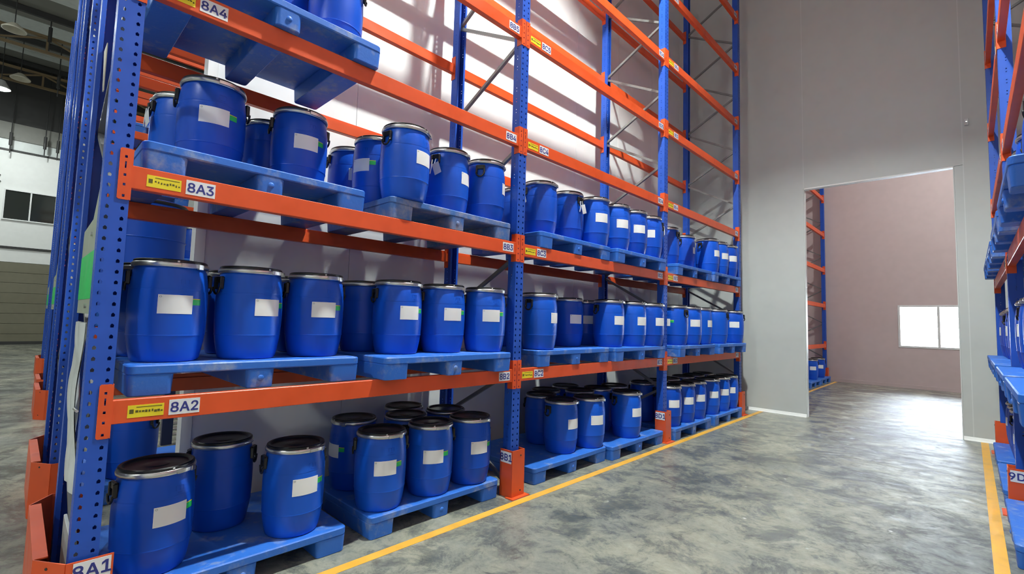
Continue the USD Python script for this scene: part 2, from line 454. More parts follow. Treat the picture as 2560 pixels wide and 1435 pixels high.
for k, (x, y, z0) in enumerate(((-19.0, -0.10, 10.0), (-21.0, 0.25, 9.2), (-23.9, 0.10, 7.55), (-23.9, -0.85, 7.45), (-23.9, 0.48, 7.50))):
    t = thing("hanging_rod", "black rod hanging from the roof, " + ("high up at the left of the picture", "above the lit lamp, by the rack ends",
              "thick one over the far wall's top edge", "over the left half of the far wall's window", "over the far wall next to the blue uprights")[k], "rod", (x, y, z0))
    obj("pipe", rod((0, 0, 0), (0, 0, ROOF - z0), 0.018), "steel_dark", t)
    obj("sleeve", rod((0, 0, 0.3), (0, 0, 0.8), 0.05), "steel_dark", t)
t = thing("wall_bracket", "small black bracket on the white far wall left of its window", "bracket", (HX, -1.16, 6.45))
obj("arm", cat_([bar((0.03, -0.15, -0.12), (0.03, 0.12, 0.15), 0.05, 0.05), bar((0.03, -0.1, 0.14), (0.03, 0.14, -0.13), 0.05, 0.05)]), "steel_dark", t)
obj("foot", bx(0.0, 0.03, -0.08, 0.08, -0.08, 0.08), "steel_dark", t)

# painted floor lines
for name, x0, x1, lab in (("floor_line", 0.10, 0.172, "yellow line painted along the foot of the left rack"), ("floor_line", 2.918, 2.992, "yellow line painted along the foot of the right rack")):
    tag(obj(name, bx(x0, x1, -3.0, WY - 0.05, 0, 0.0015), "line_yellow"), lab, "line")
tag(obj("floor_line", bx(0.02, 0.09, WY + 0.3, NY - 0.1, 0, 0.0015), "line_yellow"), "yellow line painted on the floor of the next room", "line")

# ------------------------------------------------------------------ pallet racks
LV = [1.068, 2.172, 3.145, 4.150, 5.130, 6.115, 7.085]    # tops of the beams, second level upwards
RH, RD, UW = 8.0, 1.0, 0.10


def make_upright():
    """Perforated upright: front face at x = 0, depth towards -x, centred on y = 0."""
    holes = []
    for z in np.arange(0.06, RH - 0.03, 0.05):
        for y in (-0.028, 0.028):
            holes.append([(y - 0.006, z - 0.008), (y + 0.006, z - 0.008), (y + 0.0075, z + 0.003), (y, z + 0.011), (y - 0.0075, z + 0.003)])
    front = plate_x(Polygon([(-UW / 2, 0), (UW / 2, 0), (UW / 2, RH), (-UW / 2, RH)], holes), -0.003, 0)
    side = []
    for z in np.arange(0.06, RH - 0.03, 0.10):
        for dz in (0, 0.028):
            side.append([(-0.052, z + dz - 0.004), (-0.044, z + dz - 0.004), (-0.044, z + dz + 0.004), (-0.052, z + dz + 0.004)])
    P = Polygon([(-0.088, 0), (-0.003, 0), (-0.003, RH), (-0.088, RH)], side)
    a = plate_y(P, -UW / 2, -UW / 2 + 0.003); b = plate_y(P, UW / 2 - 0.003, UW / 2)
    c = bx(-0.091, -0.088, -UW / 2, -UW / 2 + 0.022, 0, RH); d = bx(-0.091, -0.088, UW / 2 - 0.022, UW / 2, 0, RH)
    foot = bx(-0.105, 0.012, -0.052, 0.052, 0, 0.006)
    return cat_([front, a, b, c, d, foot])


upright_mesh = make_upright()


def connector_mesh(side):
    """Hooked end plate of a beam: front plate over half of the upright; side = -1 stands left of the gap, +1 right. y = 0 is the upright's middle."""
    y0, y1 = (0.003, 0.050) if side > 0 else (-0.050, -0.003)
    ym = (y0 + y1) / 2
    hs = [[(ym - 0.005, z - 0.006), (ym + 0.005, z - 0.006), (ym + 0.005, z + 0.006), (ym - 0.005, z + 0.006)] for z in (0.018, 0.072, 0.118, 0.205)]
    hs.append([(ym - 0.003, 0.150), (ym + 0.003, 0.150), (ym + 0.003, 0.182), (ym - 0.003, 0.182)])
    P = Polygon([(y0, 0.006), (y0 + 0.006, 0), (y1 - 0.004, 0), (y1, 0.004), (y1, 0.241), (y1 - 0.004, 0.245), (y0 + 0.006, 0.245), (y0, 0.239)], hs)
    a = plate_x(P, 0.0005, 0.0045)
    ye = 0.050 if side > 0 else -0.054
    b = bx(-0.055, 0.0045, ye, ye + 0.004, 0, 0.245)
    return cat_([a, b])


CON = {s: connector_mesh(s) for s in (-1, 1)}


def beam_mesh(L):
    """Box beam with a stepped inner edge; front face at x = 0, top at z = 0."""
    P = Polygon([(0, -0.107), (-0.003, -0.110), (-0.047, -0.110), (-0.050, -0.107), (-0.050, -0.026), (-0.036, -0.026), (-0.036, -0.003), (-0.033, 0), (-0.003, 0), (0, -0.003)])
    return plate_y(P, 0.054, L - 0.054)


def rack(name, label, x0, d, y_up, levels, signs=None, zig=((0.05, 1), (0.17, 0))):
    """A row of pallet racking. x0: its front plane; d = 1 faces +x, -1 faces -x; y_up: middles of its uprights; levels: beam tops; signs: row number whose plates it carries."""
    o = thing(name, label, "rack", (x0, y_up[0], 0), 0)
    fx = (lambda m: m) if d > 0 else flip_x
    yo = y_up[0]
    for j, y in enumerate(y_up):
        obj("upright", fx(moved(upright_mesh, 0, y - yo)), "upright_blue", o)
        rear = flip_x(upright_mesh); obj("upright", fx(moved(rear, -RD, y - yo)), "upright_blue", o)
        z, k = zig[0 if j < 2 else 1]
        while z < RH - 0.5:
            a, b = (-RD + 0.045, -0.045) if k % 2 == 0 else (-0.045, -RD + 0.045)
            obj("brace", fx(bar((a, y - yo, z), (b, y - yo, z + (0.50 if j < 2 else 0.493)), 0.030, 0.030)), "galvanised", o)
            z += 0.50 if j < 2 else 0.493; k += 1
    for j, (ya, yb) in enumerate(zip(y_up, y_up[1:])):
        L = yb - ya
        for li, top in enumerate(levels):
            for rear in (0, 1):
                m = beam_mesh(L)
                cs = [moved(CON[1], 0, 0, top - 0.17), moved(CON[-1], 0, L, top - 0.17)]
                m = moved(m, 0, 0, top)
                if rear:
                    m = moved(flip_x(m), -RD); cs = [moved(flip_x(c), -RD) for c in cs]
                b = obj("beam", fx(moved(m, 0, ya - yo)), "beam_orange", o)
                for c in cs:
                    obj("connector", fx(moved(c, 0, ya - yo)), "beam_orange", b)
                if not rear and signs:
                    face = "+x" if d > 0 else "-x"
                    zc = top - 0.055
                    first, second = "ABCDEFGH"[2 * j], "ABCDEFGH"[2 * j + 1]
                    if d < 0:
                        first, second = second, first
                    spots = [(0.335, first), (L - 0.150, second)] if j == 0 else [(0.295, first), (L - 0.150, second)]
                    for yc, letter in spots:
                        obj("location_plate", card_on(0.130, 0.074, 0.0015, face, (0.0, ya - yo + yc, zc)), "plate_white", b)
                        obj("plate_lettering", text_on(f"{signs}{letter}{li + 2}", 0.046, face, (d * 0.0015, ya - yo + yc, zc), True), "print_navy", b)
                    yc = spots[0][0] - 0.155
                    obj("warning_sticker", card_on(0.140, 0.058, 0.0012, face, (0.0, ya - yo + yc, zc - 0.004)), "sticker_yellow", b)
                    rr = random.Random(li * 7 + j)
                    marks = [card_on(rr.uniform(0.005, 0.012), rr.uniform(0.006, 0.012), 0.0006, face, (d * 0.0012, ya - yo + yc + d * (-0.035 + 0.012 * k), zc - 0.004 + rr.uniform(-0.003, 0.003) - 0.0006 * k)) for k in range(9)]
                    marks += [card_on(0.100, 0.003, 0.0006, face, (d * 0.0012, ya - yo + yc + d * 0.012, zc + 0.015)), card_on(0.016, 0.020, 0.0006, face, (d * 0.0012, ya - yo + yc - d * 0.055, zc - 0.004))]
                    tag(obj("sticker_print", cat_(marks), "print_black", b), kind="stuff")
    return o


UY = [0.035, 2.800, 5.600, 8.400]
rack("pallet_rack", "blue and orange pallet rack along the left side of the aisle, stacked with blue drums", 0.0, 1, UY, LV, "8")
rack("pallet_rack", "blue and orange pallet rack at the right edge of the picture", 3.095, -1, [0.0, 2.800, 5.600, 8.400], LV, "9")
rack("pallet_rack", "pallet rack row standing directly behind the left rack's end upright", -2.90, -1, [0.045, 2.845], [1.35, 2.75, 3.75, 4.75, 5.75, 6.75])
rack("pallet_rack", "pallet rack row across the aisle beyond the partition, with a green sign on its end", -6.05, 1, [0.155, 2.955], LV)
rack("pallet_rack", "pallet rack row back to back with the one beyond the partition's aisle", -8.35, -1, [0.19, 2.99], LV)
rack("pallet_rack", "farthest pallet rack row, leftmost blue upright in front of the far wall", -11.6, 1, [0.275, 3.075], LV)
rack("pallet_rack", "blue and orange pallet rack in the next room, seen through the doorway", -0.16, 1, [10.55, 13.35, 16.08], [1.07, 2.22, 3.25, 4.30, 5.37, 6.4, 7.4])


# column guards and rack end guards
def guard(x, y, d, text, label):
    """Square orange guard around the front of an upright."""
    g = thing("column_guard", label, "guard", (x, y, 0))
    w, dp, h, t = 0.076, 0.145, 0.388, 0.006
    P = Polygon([(d * 0.05, -w), (d * 0.05, w), (d * (0.05 - dp), w), (d * (0.05 - dp), w - t), (d * (0.05 - t), w - t), (d * (0.05 - t), -w + t), (d * (0.05 - dp), -w + t), (d * (0.05 - dp), -w)])
    m = trimesh.creation.extrude_polygon(P, h, engine="earcut")
    obj("body", m, "guard_orange", g)
    obj("foot_plate", bx(min(0, d * 0.09), max(0, d * 0.09), -w - 0.03, w + 0.03, 0, 0.008), "guard_orange", g)
    obj("bolt", cat_([rod((d * 0.048, w - 0.05, z), (d * 0.054, w - 0.05, z), 0.007) for z in (0.05, 0.34)]), "steel_dark", g)
    if text:
        xc = d * (0.05 - 0.075)
        obj("location_plate", card_on(0.125, 0.092, 0.0015, "-y", (xc, -w, h - 0.062)), "plate_white", g)
        obj("plate_lettering", text_on(text, 0.055, "-y", (xc, -w - 0.0015, h - 0.062), True), "print_navy", g)
    return g


guard(0.0, 2.80, 1, "8B1", "orange column guard on the floor with the 8B1 plate")
guard(0.0, 5.60, 1, "8D1", "orange column guard on the floor with the 8D1 plate")
guard(0.0, 8.40, 1, None, "orange column guard at the left rack's far end by the end wall")
guard(3.095, 5.60, -1, "9D1", "orange column guard with the 9D plate at the picture's right edge")
guard(3.095, 8.40, -1, None, "orange column guard of the right rack next to the end wall")
guard(-0.16, 16.0, 1, None, "orange column guard of the rack in the next room")


def end_guard(x0, y0, text, label):
    """Bent orange plate that wraps the end of a rack row."""
    g = thing("rack_end_guard", label, "guard", (x0, y0, 0))
    line = [(0.024, 0.15), (0.024, -0.010), (-0.115, -0.106), (-0.945, -0.106), (-1.09, -0.010), (-1.09, 0.15)]
    t, h = 0.006, 0.388
    for name, (a, b) in zip(("front_plate", "corner_plate", "end_plate", "corner_plate", "rear_plate"), zip(line, line[1:])):
        obj(name, moved(bar((*a, h / 2), (*b, h / 2), t, h)), "guard_orange", g)
    obj("top_flange", plate_y(Polygon([(-0.940, h - 0.006), (-0.120, h - 0.006), (-0.120, h), (-0.940, h)]), -0.103, -0.060), "guard_orange", g)
    obj("bottom_rail", bx(-0.93, -0.13, -0.102, -0.04, 0.0, 0.05), "guard_orange", g)
    obj("bolt", cat_([rod((-0.055, -0.062, z), (-0.050, -0.068, z), 0.006) for z in (0.06, 0.36)]), "steel_dark", g)
    if text:
        obj("location_plate", card_on(0.128, 0.084, 0.0015, "+x", (0.027, 0.078, h - 0.048)), "plate_white", g)
        obj("plate_lettering", text_on(text, 0.052, "+x", (0.0285, 0.078, h - 0.047), True), "print_navy", g)
    return g


end_guard(0.0, -0.014, "8A1", "orange end guard with the 8A1 plate at the bottom left of the picture")
end_guard(-1.86, 0.01, None, "orange end guard right behind the one with the 8A1 plate")
end_guard(-6.03, 0.115, "6A1", "orange end guard standing free on the grey floor, third from the front")
end_guard(-7.31, 0.15, None, "orange end guard hidden behind the free-standing third one")
end_guard(-11.58, 0.235, "4A1", "smallest orange end guard, in front of the far shutter")

# signs on the row ends
def end_sign(x0, y0, label, big=True):
    s = thing("end_sign", label, "sign", (x0, y0, 0))
    obj("board", plate_y(Polygon([(-0.88, 1.46), (-0.14, 1.46), (-0.14, 2.10), (-0.22, 2.10), (-0.42, 1.95), (-0.86, 1.93), (-0.88, 1.90)]), -0.006, 0), "sign_grey", s)
    obj("green_field", bx(-0.878, -0.142, -0.0075, -0.006, 1.535, 1.775), "sticker_green", s)
    obj("bolt", cat_([rod((-0.4, -0.006, z), (-0.4, -0.014, z), 0.012) for z in (1.50, 1.87)]), "clamp_steel", s)
    return s


end_sign(0.0, 0.003, "grey sign board with a green field on the end of the left rack")
end_sign(-6.05, 0.115, "grey and green sign board on the end of the second rack row")
end_sign(-11.6, 0.235, "smallest grey and green sign board, on the farthest row end")
p = thing("document_sleeve", "white plastic sleeve hanging below the green sign on the rack end", "sleeve", (0, 0, 0))
gx, gz = np.meshgrid(np.linspace(-0.62, -0.18, 12), np.linspace(0.62, 1.42, 24), indexing="ij")
sag = 0.012 * np.sin(gx * 30) * np.cos(gz * 9) - 0.02 * np.clip((gz - 0.62), 0, 1)
gx2 = gx * (1 - 0.25 * np.clip((gz - 1.1) / 0.32, 0, 1))
va = np.stack([gx2, sag - 0.012, gz], -1).reshape(-1, 3); vb = va + [0, 0.004, 0]
ff = []
for i in range(11):
    for j in range(23):
        a = i * 24 + j; ff += [(a, a + 24, a + 25), (a, a + 25, a + 1)]
ff = np.array(ff); n = len(va)
obj("sheet", trimesh.Trimesh(np.vstack([va, vb]), np.vstack([ff, ff[:, ::-1] + n]), process=False), "clear_film", p, True)
obj("hook", rod((-0.16, -0.03, 1.02), (-0.02, -0.03, 1.03), 0.006), "clamp_steel", p)
t = thing("end_strip", "beige strip hanging on the left rack's end upright near the top", "strip", (0, -0.01, 0))
obj("strip", plate_y(Polygon([(-0.50, 2.88), (-0.37, 2.88), (-0.36, 2.62), (-0.39, 2.62)]), -0.006, -0.002), "sign_beige", t)
t = thing("floor_sleeve", "pale sleeve at the foot of the left rack's end upright", "sleeve", (0, 0, 0))
obj("sheet", slab(-0.50, -0.12, -0.008, 0.006, 0.02, 0.44, 0.006, 0.002), "clear_film", t)

# ------------------------------------------------------------------ plastic pallets
def make_pallet(label, material):
    """1.2 m along y, 1.0 m along x, origin at the middle of its foot; front is +x."""
    p = thing("plastic_pallet", label, "pallet")
    dk = slab(-0.5, 0.5, -0.6, 0.6, 0.104, 0.150, 0.035, 0.006)
    obj("deck", dk, material, p, 30)
    for a, b in ((-0.6, -0.405), (-0.078, 0.078), (0.405, 0.6)):
        obj("runner", slab(-0.497, 0.497, a + 0.002, b - 0.002, 0, 0.1045, 0.03, 0.004, 0.006), material, p, 30)
    cup = trimesh.creation.icosphere(2, 0.017); cup.apply_scale([0.5, 1, 1])
    obj("plug", moved(cup, 0.493, 0.0, 0.055), material, p, True)
    obj("plug", moved(cup, -0.493, 0.0, 0.055), material, p, True)
    return p


first_pallet = {}


def pallet(label, x_front, yc, z, d=1, worn=False, group=None):
    m = "pallet_worn" if worn else "pallet_blue"
    loc, rz = (x_front - d * 0.5, yc, z + (0.0015 if z > 0 else 0)), 0 if d > 0 else 180
    if m not in first_pallet:
        p = first_pallet[m] = make_pallet(label, m)
        p.GetAttribute("xformOp:translate").Set(Gf.Vec3d(*loc)); p.GetAttribute("xformOp:rotateZ").Set(float(rz))
        return tag(p, group=group)
    return dup(first_pallet[m], label, "pallet", loc, rz, group)


# ------------------------------------------------------------------ plastic drums
BODY = [(0, 0), (0.140, 0), (0.148, 0.004), (0.153, 0.014), (0.157, 0.030), (0.163, 0.060), (0.1695, 0.100), (0.1735, 0.136), (0.1762, 0.139), (0.1762, 0.142), (0.1748, 0.145),
        (0.1775, 0.20), (0.179, 0.26), (0.179, 0.32), (0.1775, 0.372), (0.1762, 0.376), (0.1762, 0.380), (0.1772, 0.384), (0.1745, 0.42), (0.170, 0.455), (0.165, 0.48), (0.160, 0.493), (0.158, 0.500), (0.160, 0.506), (0.160, 0.512), (0, 0.512)]
br = np.array(BODY)[1:-1]
radius_at = lambda z: float(np.interp(z, br[:, 1], br[:, 0]))


def patch(a0, a1, z0, z1, out=0.0012, thick=0.0010, n=14, m=6, rad=None):
    """A thin shell that follows the drum's wall from azimuth a0 to a1 (degrees) and height z0 to z1."""
    A, Z = np.meshgrid(np.radians(np.linspace(a0, a1, n)), np.linspace(z0, z1, m), indexing="ij")
    R = np.vectorize(rad or radius_at)(Z)
    P = lambda r: np.stack([r * np.cos(A), r * np.sin(A), Z], -1).reshape(-1, 3)
    v = np.vstack([P(R + out), P(R + out - thick)]); f = []; N = n * m
    for i in range(n - 1):
        for j in range(m - 1):
            a, b, c, d = i * m + j, (i + 1) * m + j, (i + 1) * m + j + 1, i * m + j + 1
            f += [(a, b, c), (a, c, d), (N + a, N + c, N + b), (N + a, N + d, N + c)]
    edge = [i * m for i in range(n)] + [(n - 1) * m + j for j in range(1, m)] + [i * m + m - 1 for i in range(n - 2, -1, -1)] + [j for j in range(m - 2, 0, -1)]
    for a, b in zip(edge, edge[1:] + edge[:1]):
        f += [(a, N + a, N + b), (a, N + b, b)]
    return trimesh.Trimesh(v, np.array(f), process=False)


def on_drum(m, az):
    m = m.copy(); m.apply_transform(trimesh.transformations.rotation_matrix(math.radians(az), [0, 0, 1])); return m


body_mesh = lathe(BODY, 64)
lid_mesh = lathe([(0, 0.514), (0.166, 0.514), (0.168, 0.520), (0.1665, 0.532), (0.160, 0.5365), (0.149, 0.535), (0.143, 0.526), (0.138, 0.522), (0.06, 0.5225), (0.055, 0.526), (0, 0.526)], 64)
ring_mesh = lathe([(0.160, 0.497), (0.168, 0.495), (0.1735, 0.499), (0.1755, 0.508), (0.1735, 0.517), (0.168, 0.521), (0.160, 0.519), (0.160, 0.497)], 64)
latch_mesh = cat_([patch(4, 34, 0.4985, 0.5175, 0.0105, 0.009, 8, 3, lambda z: 0.1735), patch(31, 40, 0.492, 0.5165, 0.013, 0.012, 4, 3, lambda z: 0.1735), cbx(0.160, 0.172, -0.006, 0.006, 0.5205, 0.531, 0.002)])
hm = [cbx(0.168, 0.186, -0.036, 0.036, 0.438, 0.474, 0.004), cbx(0.170, 0.192, -0.040, -0.026, 0.400, 0.470, 0.004), cbx(0.170, 0.192, 0.026, 0.040, 0.400, 0.470, 0.004)]
handle_mesh = cat_(hm)
grip_mesh = tube([(0.192, 0.036 * math.cos(a), 0.412 + 0.040 * math.sin(a)) for a in np.linspace(math.pi, 2 * math.pi, 12)], 0.0065, 8)


def make_drum(kind, label):
    """kind: label, green or tag say what hangs or sticks on it. The label faces +x."""
    d = thing("plastic_drum", label, "drum")
    obj("body", body_mesh, "drum_blue", d, 40)
    obj("lid", lid_mesh, "black_plastic", d, 40)
    r = obj("clamp_ring", ring_mesh, "clamp_steel", d, 50)
    obj("latch", latch_mesh, "clamp_steel", r)
    for s in (97, -97):
        h = obj("handle", on_drum(handle_mesh, s), "black_plastic", d)
        obj("grip", on_drum(grip_mesh, s), "black_plastic", h, True)
    obj("embossed_mark", cat_([patch(8, 16, 0.400, 0.402, 0.0012, 0.002, 4, 2), patch(3, 21, 0.388, 0.3895, 0.0012, 0.002, 5, 2), patch(5, 6, 0.41, 0.432, 0.0012, 0.002, 2, 4), patch(11.5, 12.5, 0.41, 0.432, 0.0012, 0.002, 2, 4), patch(18, 19, 0.41, 0.432, 0.0012, 0.002, 2, 4), patch(5, 19, 0.432, 0.4335, 0.0012, 0.002, 5, 2)]), "drum_blue", d)
    if "label" in kind:
        l = obj("paper_label", patch(-25, 25, 0.252, 0.350), "label_white", d, 40)
        ring = [patch(-23 + 1.5 * math.cos(a) + 1.2, -23 + 1.5 * math.cos(a) + 2.0, 0.338 + 0.004 * math.sin(a), 0.341 + 0.004 * math.sin(a), 0.0017, 0.0004, 2, 2) for a in np.linspace(0, 2 * math.pi, 9)[:-1]]
        obj("printed_mark", cat_(ring), "print_grey", l)
    if "green" in kind:
        g = obj("green_sticker", patch(25.4, 40, 0.300, 0.330), "sticker_green", d, 40)
        obj("yellow_edge", patch(25.4, 40, 0.330, 0.334), "sticker_yellow", g)
    if "tag" in kind:
        s = 97 if "right" in kind else -97
        card = cbx(-0.0008, 0.0008, -0.032, 0.032, -0.095, 0.0, 0.0003)
        card.apply_transform(trimesh.transformations.rotation_matrix(0.35, [1, 0, 0])); card.apply_translation([0.206, 0.012, 0.392])
        t = obj("paper_tag", on_drum(card, s), "tag_paper", d)
        obj("tag_string", on_drum(cat_([rod((0.206, 0.005, 0.385), (0.194, 0.01, 0.43), 0.0025, 6), tube([(0.199, -0.02, 0.425), (0.204, -0.024, 0.36), (0.203, -0.035, 0.31)], 0.004, 6)]), s), "tag_paper", t)
    return d


first_drum = {}


def drum(kind, x, y, z, delta, label, group=None):
    """delta: angle (degrees) of the paper label from the direction in which the aisle's viewer stands."""
    az = math.degrees(math.atan2(CAM[1] - y, CAM[0] - x)) + delta
    if kind not in first_drum:
        d = first_drum[kind] = make_drum(kind, label)
        d.GetAttribute("xformOp:translate").Set(Gf.Vec3d(x, y, z)); d.GetAttribute("xformOp:rotateZ").Set(az)
        return tag(d, group=group)
    return dup(first_drum[kind], label, "drum", (x, y, z), az, group)


LG, LO, TG, TR, TP = "label_green", "label", "tag_label", "right_tag_label", "tag"
FLOOR, L2, L3, L4 = 0.0, LV[0], LV[1], LV[2]
T = 0.1515
# the pallets of the left rack: key -> (description, x of the front edge, middle y, height of the foot, worn)
PALLETS = {
    "A1": ("floor pallet behind the 8A1 plate", -0.05, 0.71, FLOOR, 0),
    "B1": ("floor pallet left of the 8B1 plate", -0.05, 2.075, FLOOR, 0),
    "C1": ("floor pallet right of the 8B1 plate", -0.03, 3.70, FLOOR, 0),
    "CC1": ("floor pallet left of the 8D1 plate", 0.03, 4.92, FLOOR, 0),
    "D1": ("floor pallet right of the 8D1 plate", 0.08, 6.34, FLOOR, 0),
    "DD1": ("farthest floor pallet by the end wall", 0.08, 7.66, FLOOR, 0),
    "A2": ("pallet above the 8A2 plate", -0.04, 0.735, L2, 0),
    "B2": ("pallet above the 8B2 plate", 0.09, 2.045, L2, 0),
    "C2": ("pallet above the 8C2 plate", 0.02, 3.66, L2, 0),
    "CC2": ("second-level pallet right in the middle bay", 0.06, 4.91, L2, 0),
    "D2": ("second-level pallet left in the far bay", 0.13, 6.36, L2, 0),
    "DD2": ("second-level pallet against the end wall", 0.13, 7.72, L2, 0),
    "A3": ("pallet above the 8A3 plate", -0.04, 0.725, L3, 0),
    "B3": ("grey scuffed pallet above the 8B3 plate", 0.005, 2.085, L3, 1),
    "C3": ("pallet above the 8C3 plate", 0.02, 3.66, L3, 0),
    "CC3": ("third-level pallet right in the middle bay", 0.06, 4.92, L3, 0),
    "D3": ("third-level pallet left in the far bay", 0.03, 6.50, L3, 0),
    "DD3": ("third-level pallet against the end wall", 0.05, 7.74, L3, 0),
    "A4": ("pallet above the 8A4 plate", 0.05, 0.735, L4, 0),
}
for k, (desc, xf, yc, z, worn) in PALLETS.items():
    pallet(("worn " if worn else "") + "blue plastic " + desc.replace("grey scuffed ", ""), xf, yc, z, 1, worn, "blue pallets on the left rack")

# the drums: pallet, kind, x, y, turn of the label, position in words
DRUMS = [
    ("A1", LG, -0.290, 0.330, 25, "front left"), ("A1", LG, -0.640, 0.735, 172, "back"), ("A1", LG, -0.250, 1.040, 23, "front right"),
    ("B1", LG, -0.230, 1.640, 12, "front left"), ("B1", LG, -0.225, 2.070, 10, "front middle"), ("B1", LG, -0.215, 2.470, 30, "front right"), ("B1", LG, -0.730, 1.690, -60, "back left"),
    ("B1", LG, -0.600, 2.090, 100, "hidden back"), ("B1", LG, -0.950, 2.300, 60, "hidden back"), ("B1", LG, -0.600, 2.510, 100, "hidden back"),
    ("C1", LO, -0.265, 3.780, 50, "front left"), ("C1", LO, -0.200, 4.190, 34, "front right"), ("C1", LG, -0.640, 3.90, 160, "hidden back"), ("C1", LG, -0.840, 4.22, 150, "hidden back"),
    ("CC1", LO, -0.160, 4.920, 48, "front"), ("CC1", LG, -0.560, 4.52, 170, "hidden back"), ("CC1", LG, -0.560, 4.90, 170, "hidden back"), ("CC1", LG, -0.560, 5.29, 150, "hidden back"), ("CC1", LG, -0.92, 4.71, 170, "hidden back"),
    ("D1", LO, -0.120, 5.930, 30, "front left"), ("D1", LO, -0.110, 6.340, 35, "front middle"), ("D1", LO, -0.110, 6.730, 38, "front right"),
    ("D1", LG, -0.50, 5.94, 160, "hidden back"), ("D1", LG, -0.50, 6.34, 170, "hidden back"), ("D1", LG, -0.50, 6.73, 150, "hidden back"),
    ("DD1", LO, -0.110, 7.250, 36, "front left"), ("DD1", LO, -0.110, 7.680, 38, "front middle"), ("DD1", LO, -0.110, 8.065, 23, "front right"),
    ("DD1", LG, -0.50, 7.26, 160, "hidden back"), ("DD1", LG, -0.50, 7.66, 170, "hidden back"), ("DD1", LG, -0.50, 8.05, 150, "hidden back"),
    ("A2", LG, -0.290, 0.324, 10, "front left"), ("A2", LG, -0.290, 0.728, 34, "front middle"), ("A2", LG, -0.300, 1.132, 19, "front right"),
    ("A2", LG, -0.680, 0.315, 20, "hidden back"), ("A2", LG, -0.700, 0.765, 90, "hidden back"), ("A2", LG, -0.700, 1.215, 90, "hidden back"),
    ("B2", LG, -0.240, 1.732, 31, "front left"), ("B2", LG, -0.220, 2.140, 29, "front middle"), ("B2", LG, -0.150, 2.537, 20, "front right"), ("B2", LG, -0.590, 1.640, 175, "shaded back left"),
    ("B2", LG, -0.600, 2.06, 160, "hidden back"), ("B2", LG, -0.590, 2.45, 160, "hidden back"),
    ("C2", LO, -0.150, 3.250, 66, "front left"), ("C2", LO, -0.420, 4.060, 35, "shaded back right"),
    ("CC2", LO, -0.150, 4.490, 46, "front left"), ("CC2", LO, -0.120, 4.945, 49, "front middle"), ("CC2", LO, -0.090, 5.350, 49, "front right"), ("CC2", LO, -0.560, 4.600, 9, "shaded back left"),
    ("D2", LG, -0.050, 5.970, -42, "front left"), ("D2", LO, -0.040, 6.400, 33, "front middle"), ("D2", LO, -0.045, 6.780, 66, "front right"),
    ("DD2", LO, -0.040, 7.400, 172, "front left"), ("DD2", LO, -0.040, 8.130, 12, "front right"),
    ("A3", LG, -0.450, 0.500, 3, "front left"), ("A3", LG, -0.460, 1.030, 14, "front right"), ("A3", TP, -0.840, 0.430, 25, "tagged back left"), ("A3", LO, -0.840, 0.960, 31 + 140, "back right"),
    ("B3", LO, -0.110, 1.655, 51, "front left"), ("B3", TG, -0.250, 2.160, 64, "tagged front middle"), ("B3", LO, -0.210, 2.545, 84, "front right"),
    ("B3", LG, -0.490, 1.640, -42, "second row left"), ("B3", LO, -0.870, 1.620, 20, "backmost left"),
    ("C3", TP, -0.230, 3.315, 41, "tagged front left"), ("C3", TP, -0.240, 3.780, 147, "tagged front middle"), ("C3", LO, -0.150, 4.150, 32, "front right") , ("C3", LO, -0.600, 3.360, 160, "back left"),
    ("CC3", LO, -0.130, 4.560, 32, "front left"), ("CC3", LO, -0.120, 4.955, 29, "front middle"), ("CC3", TR, -0.120, 5.345, 4, "tagged front right"),
    ("D3", LO, -0.250, 6.120, 160, "front left"), ("D3", LO, -0.320, 6.830, 80, "front right"),
    ("DD3", LO, -0.140, 7.330, 60, "front left"), ("DD3", LO, -0.140, 7.730, 50, "front middle"), ("DD3", LO, -0.130, 8.120, 40, "front right"),
    ("B3", LG, -0.800, 2.02, 170, "hidden back"), ("B3", LG, -0.800, 2.44, 160, "hidden back"),
    ("C3", LG, -0.800, 3.74, 170, "hidden back"), ("C3", LG, -0.800, 4.12, 160, "hidden back"),
    ("CC3", LG, -0.760, 4.55, 160, "hidden back"), ("CC3", LG, -0.760, 4.97, 170, "hidden back"), ("CC3", LG, -0.760, 5.36, 160, "hidden back"),
    ("D3", LG, -0.780, 6.12, 160, "hidden back"), ("D3", LG, -0.780, 6.52, 170, "hidden back"), ("D3", LG, -0.780, 6.90, 160, "hidden back"),
    ("DD3", LG, -0.760, 7.34, 160, "hidden back"), ("DD3", LG, -0.760, 7.74, 170, "hidden back"), ("DD3", LG, -0.760, 8.13, 160, "hidden back"),
    ("C2", LG, -0.780, 3.30, 160, "hidden back"), ("C2", LG, -0.800, 3.72, 160, "hidden back"),
    ("CC2", LG, -0.740, 4.96, 160, "hidden back"), ("CC2", LG, -0.740, 5.36, 160, "hidden back"),
    ("D2", LG, -0.660, 6.00, 160, "hidden back"), ("D2", LG, -0.660, 6.40, 160, "hidden back"), ("D2", LG, -0.660, 6.78, 160, "hidden back"),
    ("DD2", LG, -0.660, 7.40, 160, "hidden back"), ("DD2", LG, -0.660, 7.78, 160, "hidden back"),
    ("A4", LO, -0.270, 1.150, 172, "front right"), ("A4", LO, -0.600, 0.930, 160, "back"),
]
hidden = {}
for key, kind, x, y, turn, pos in DRUMS:
    if pos == "hidden back":
        hidden.setdefault(key, []).append((y, x))
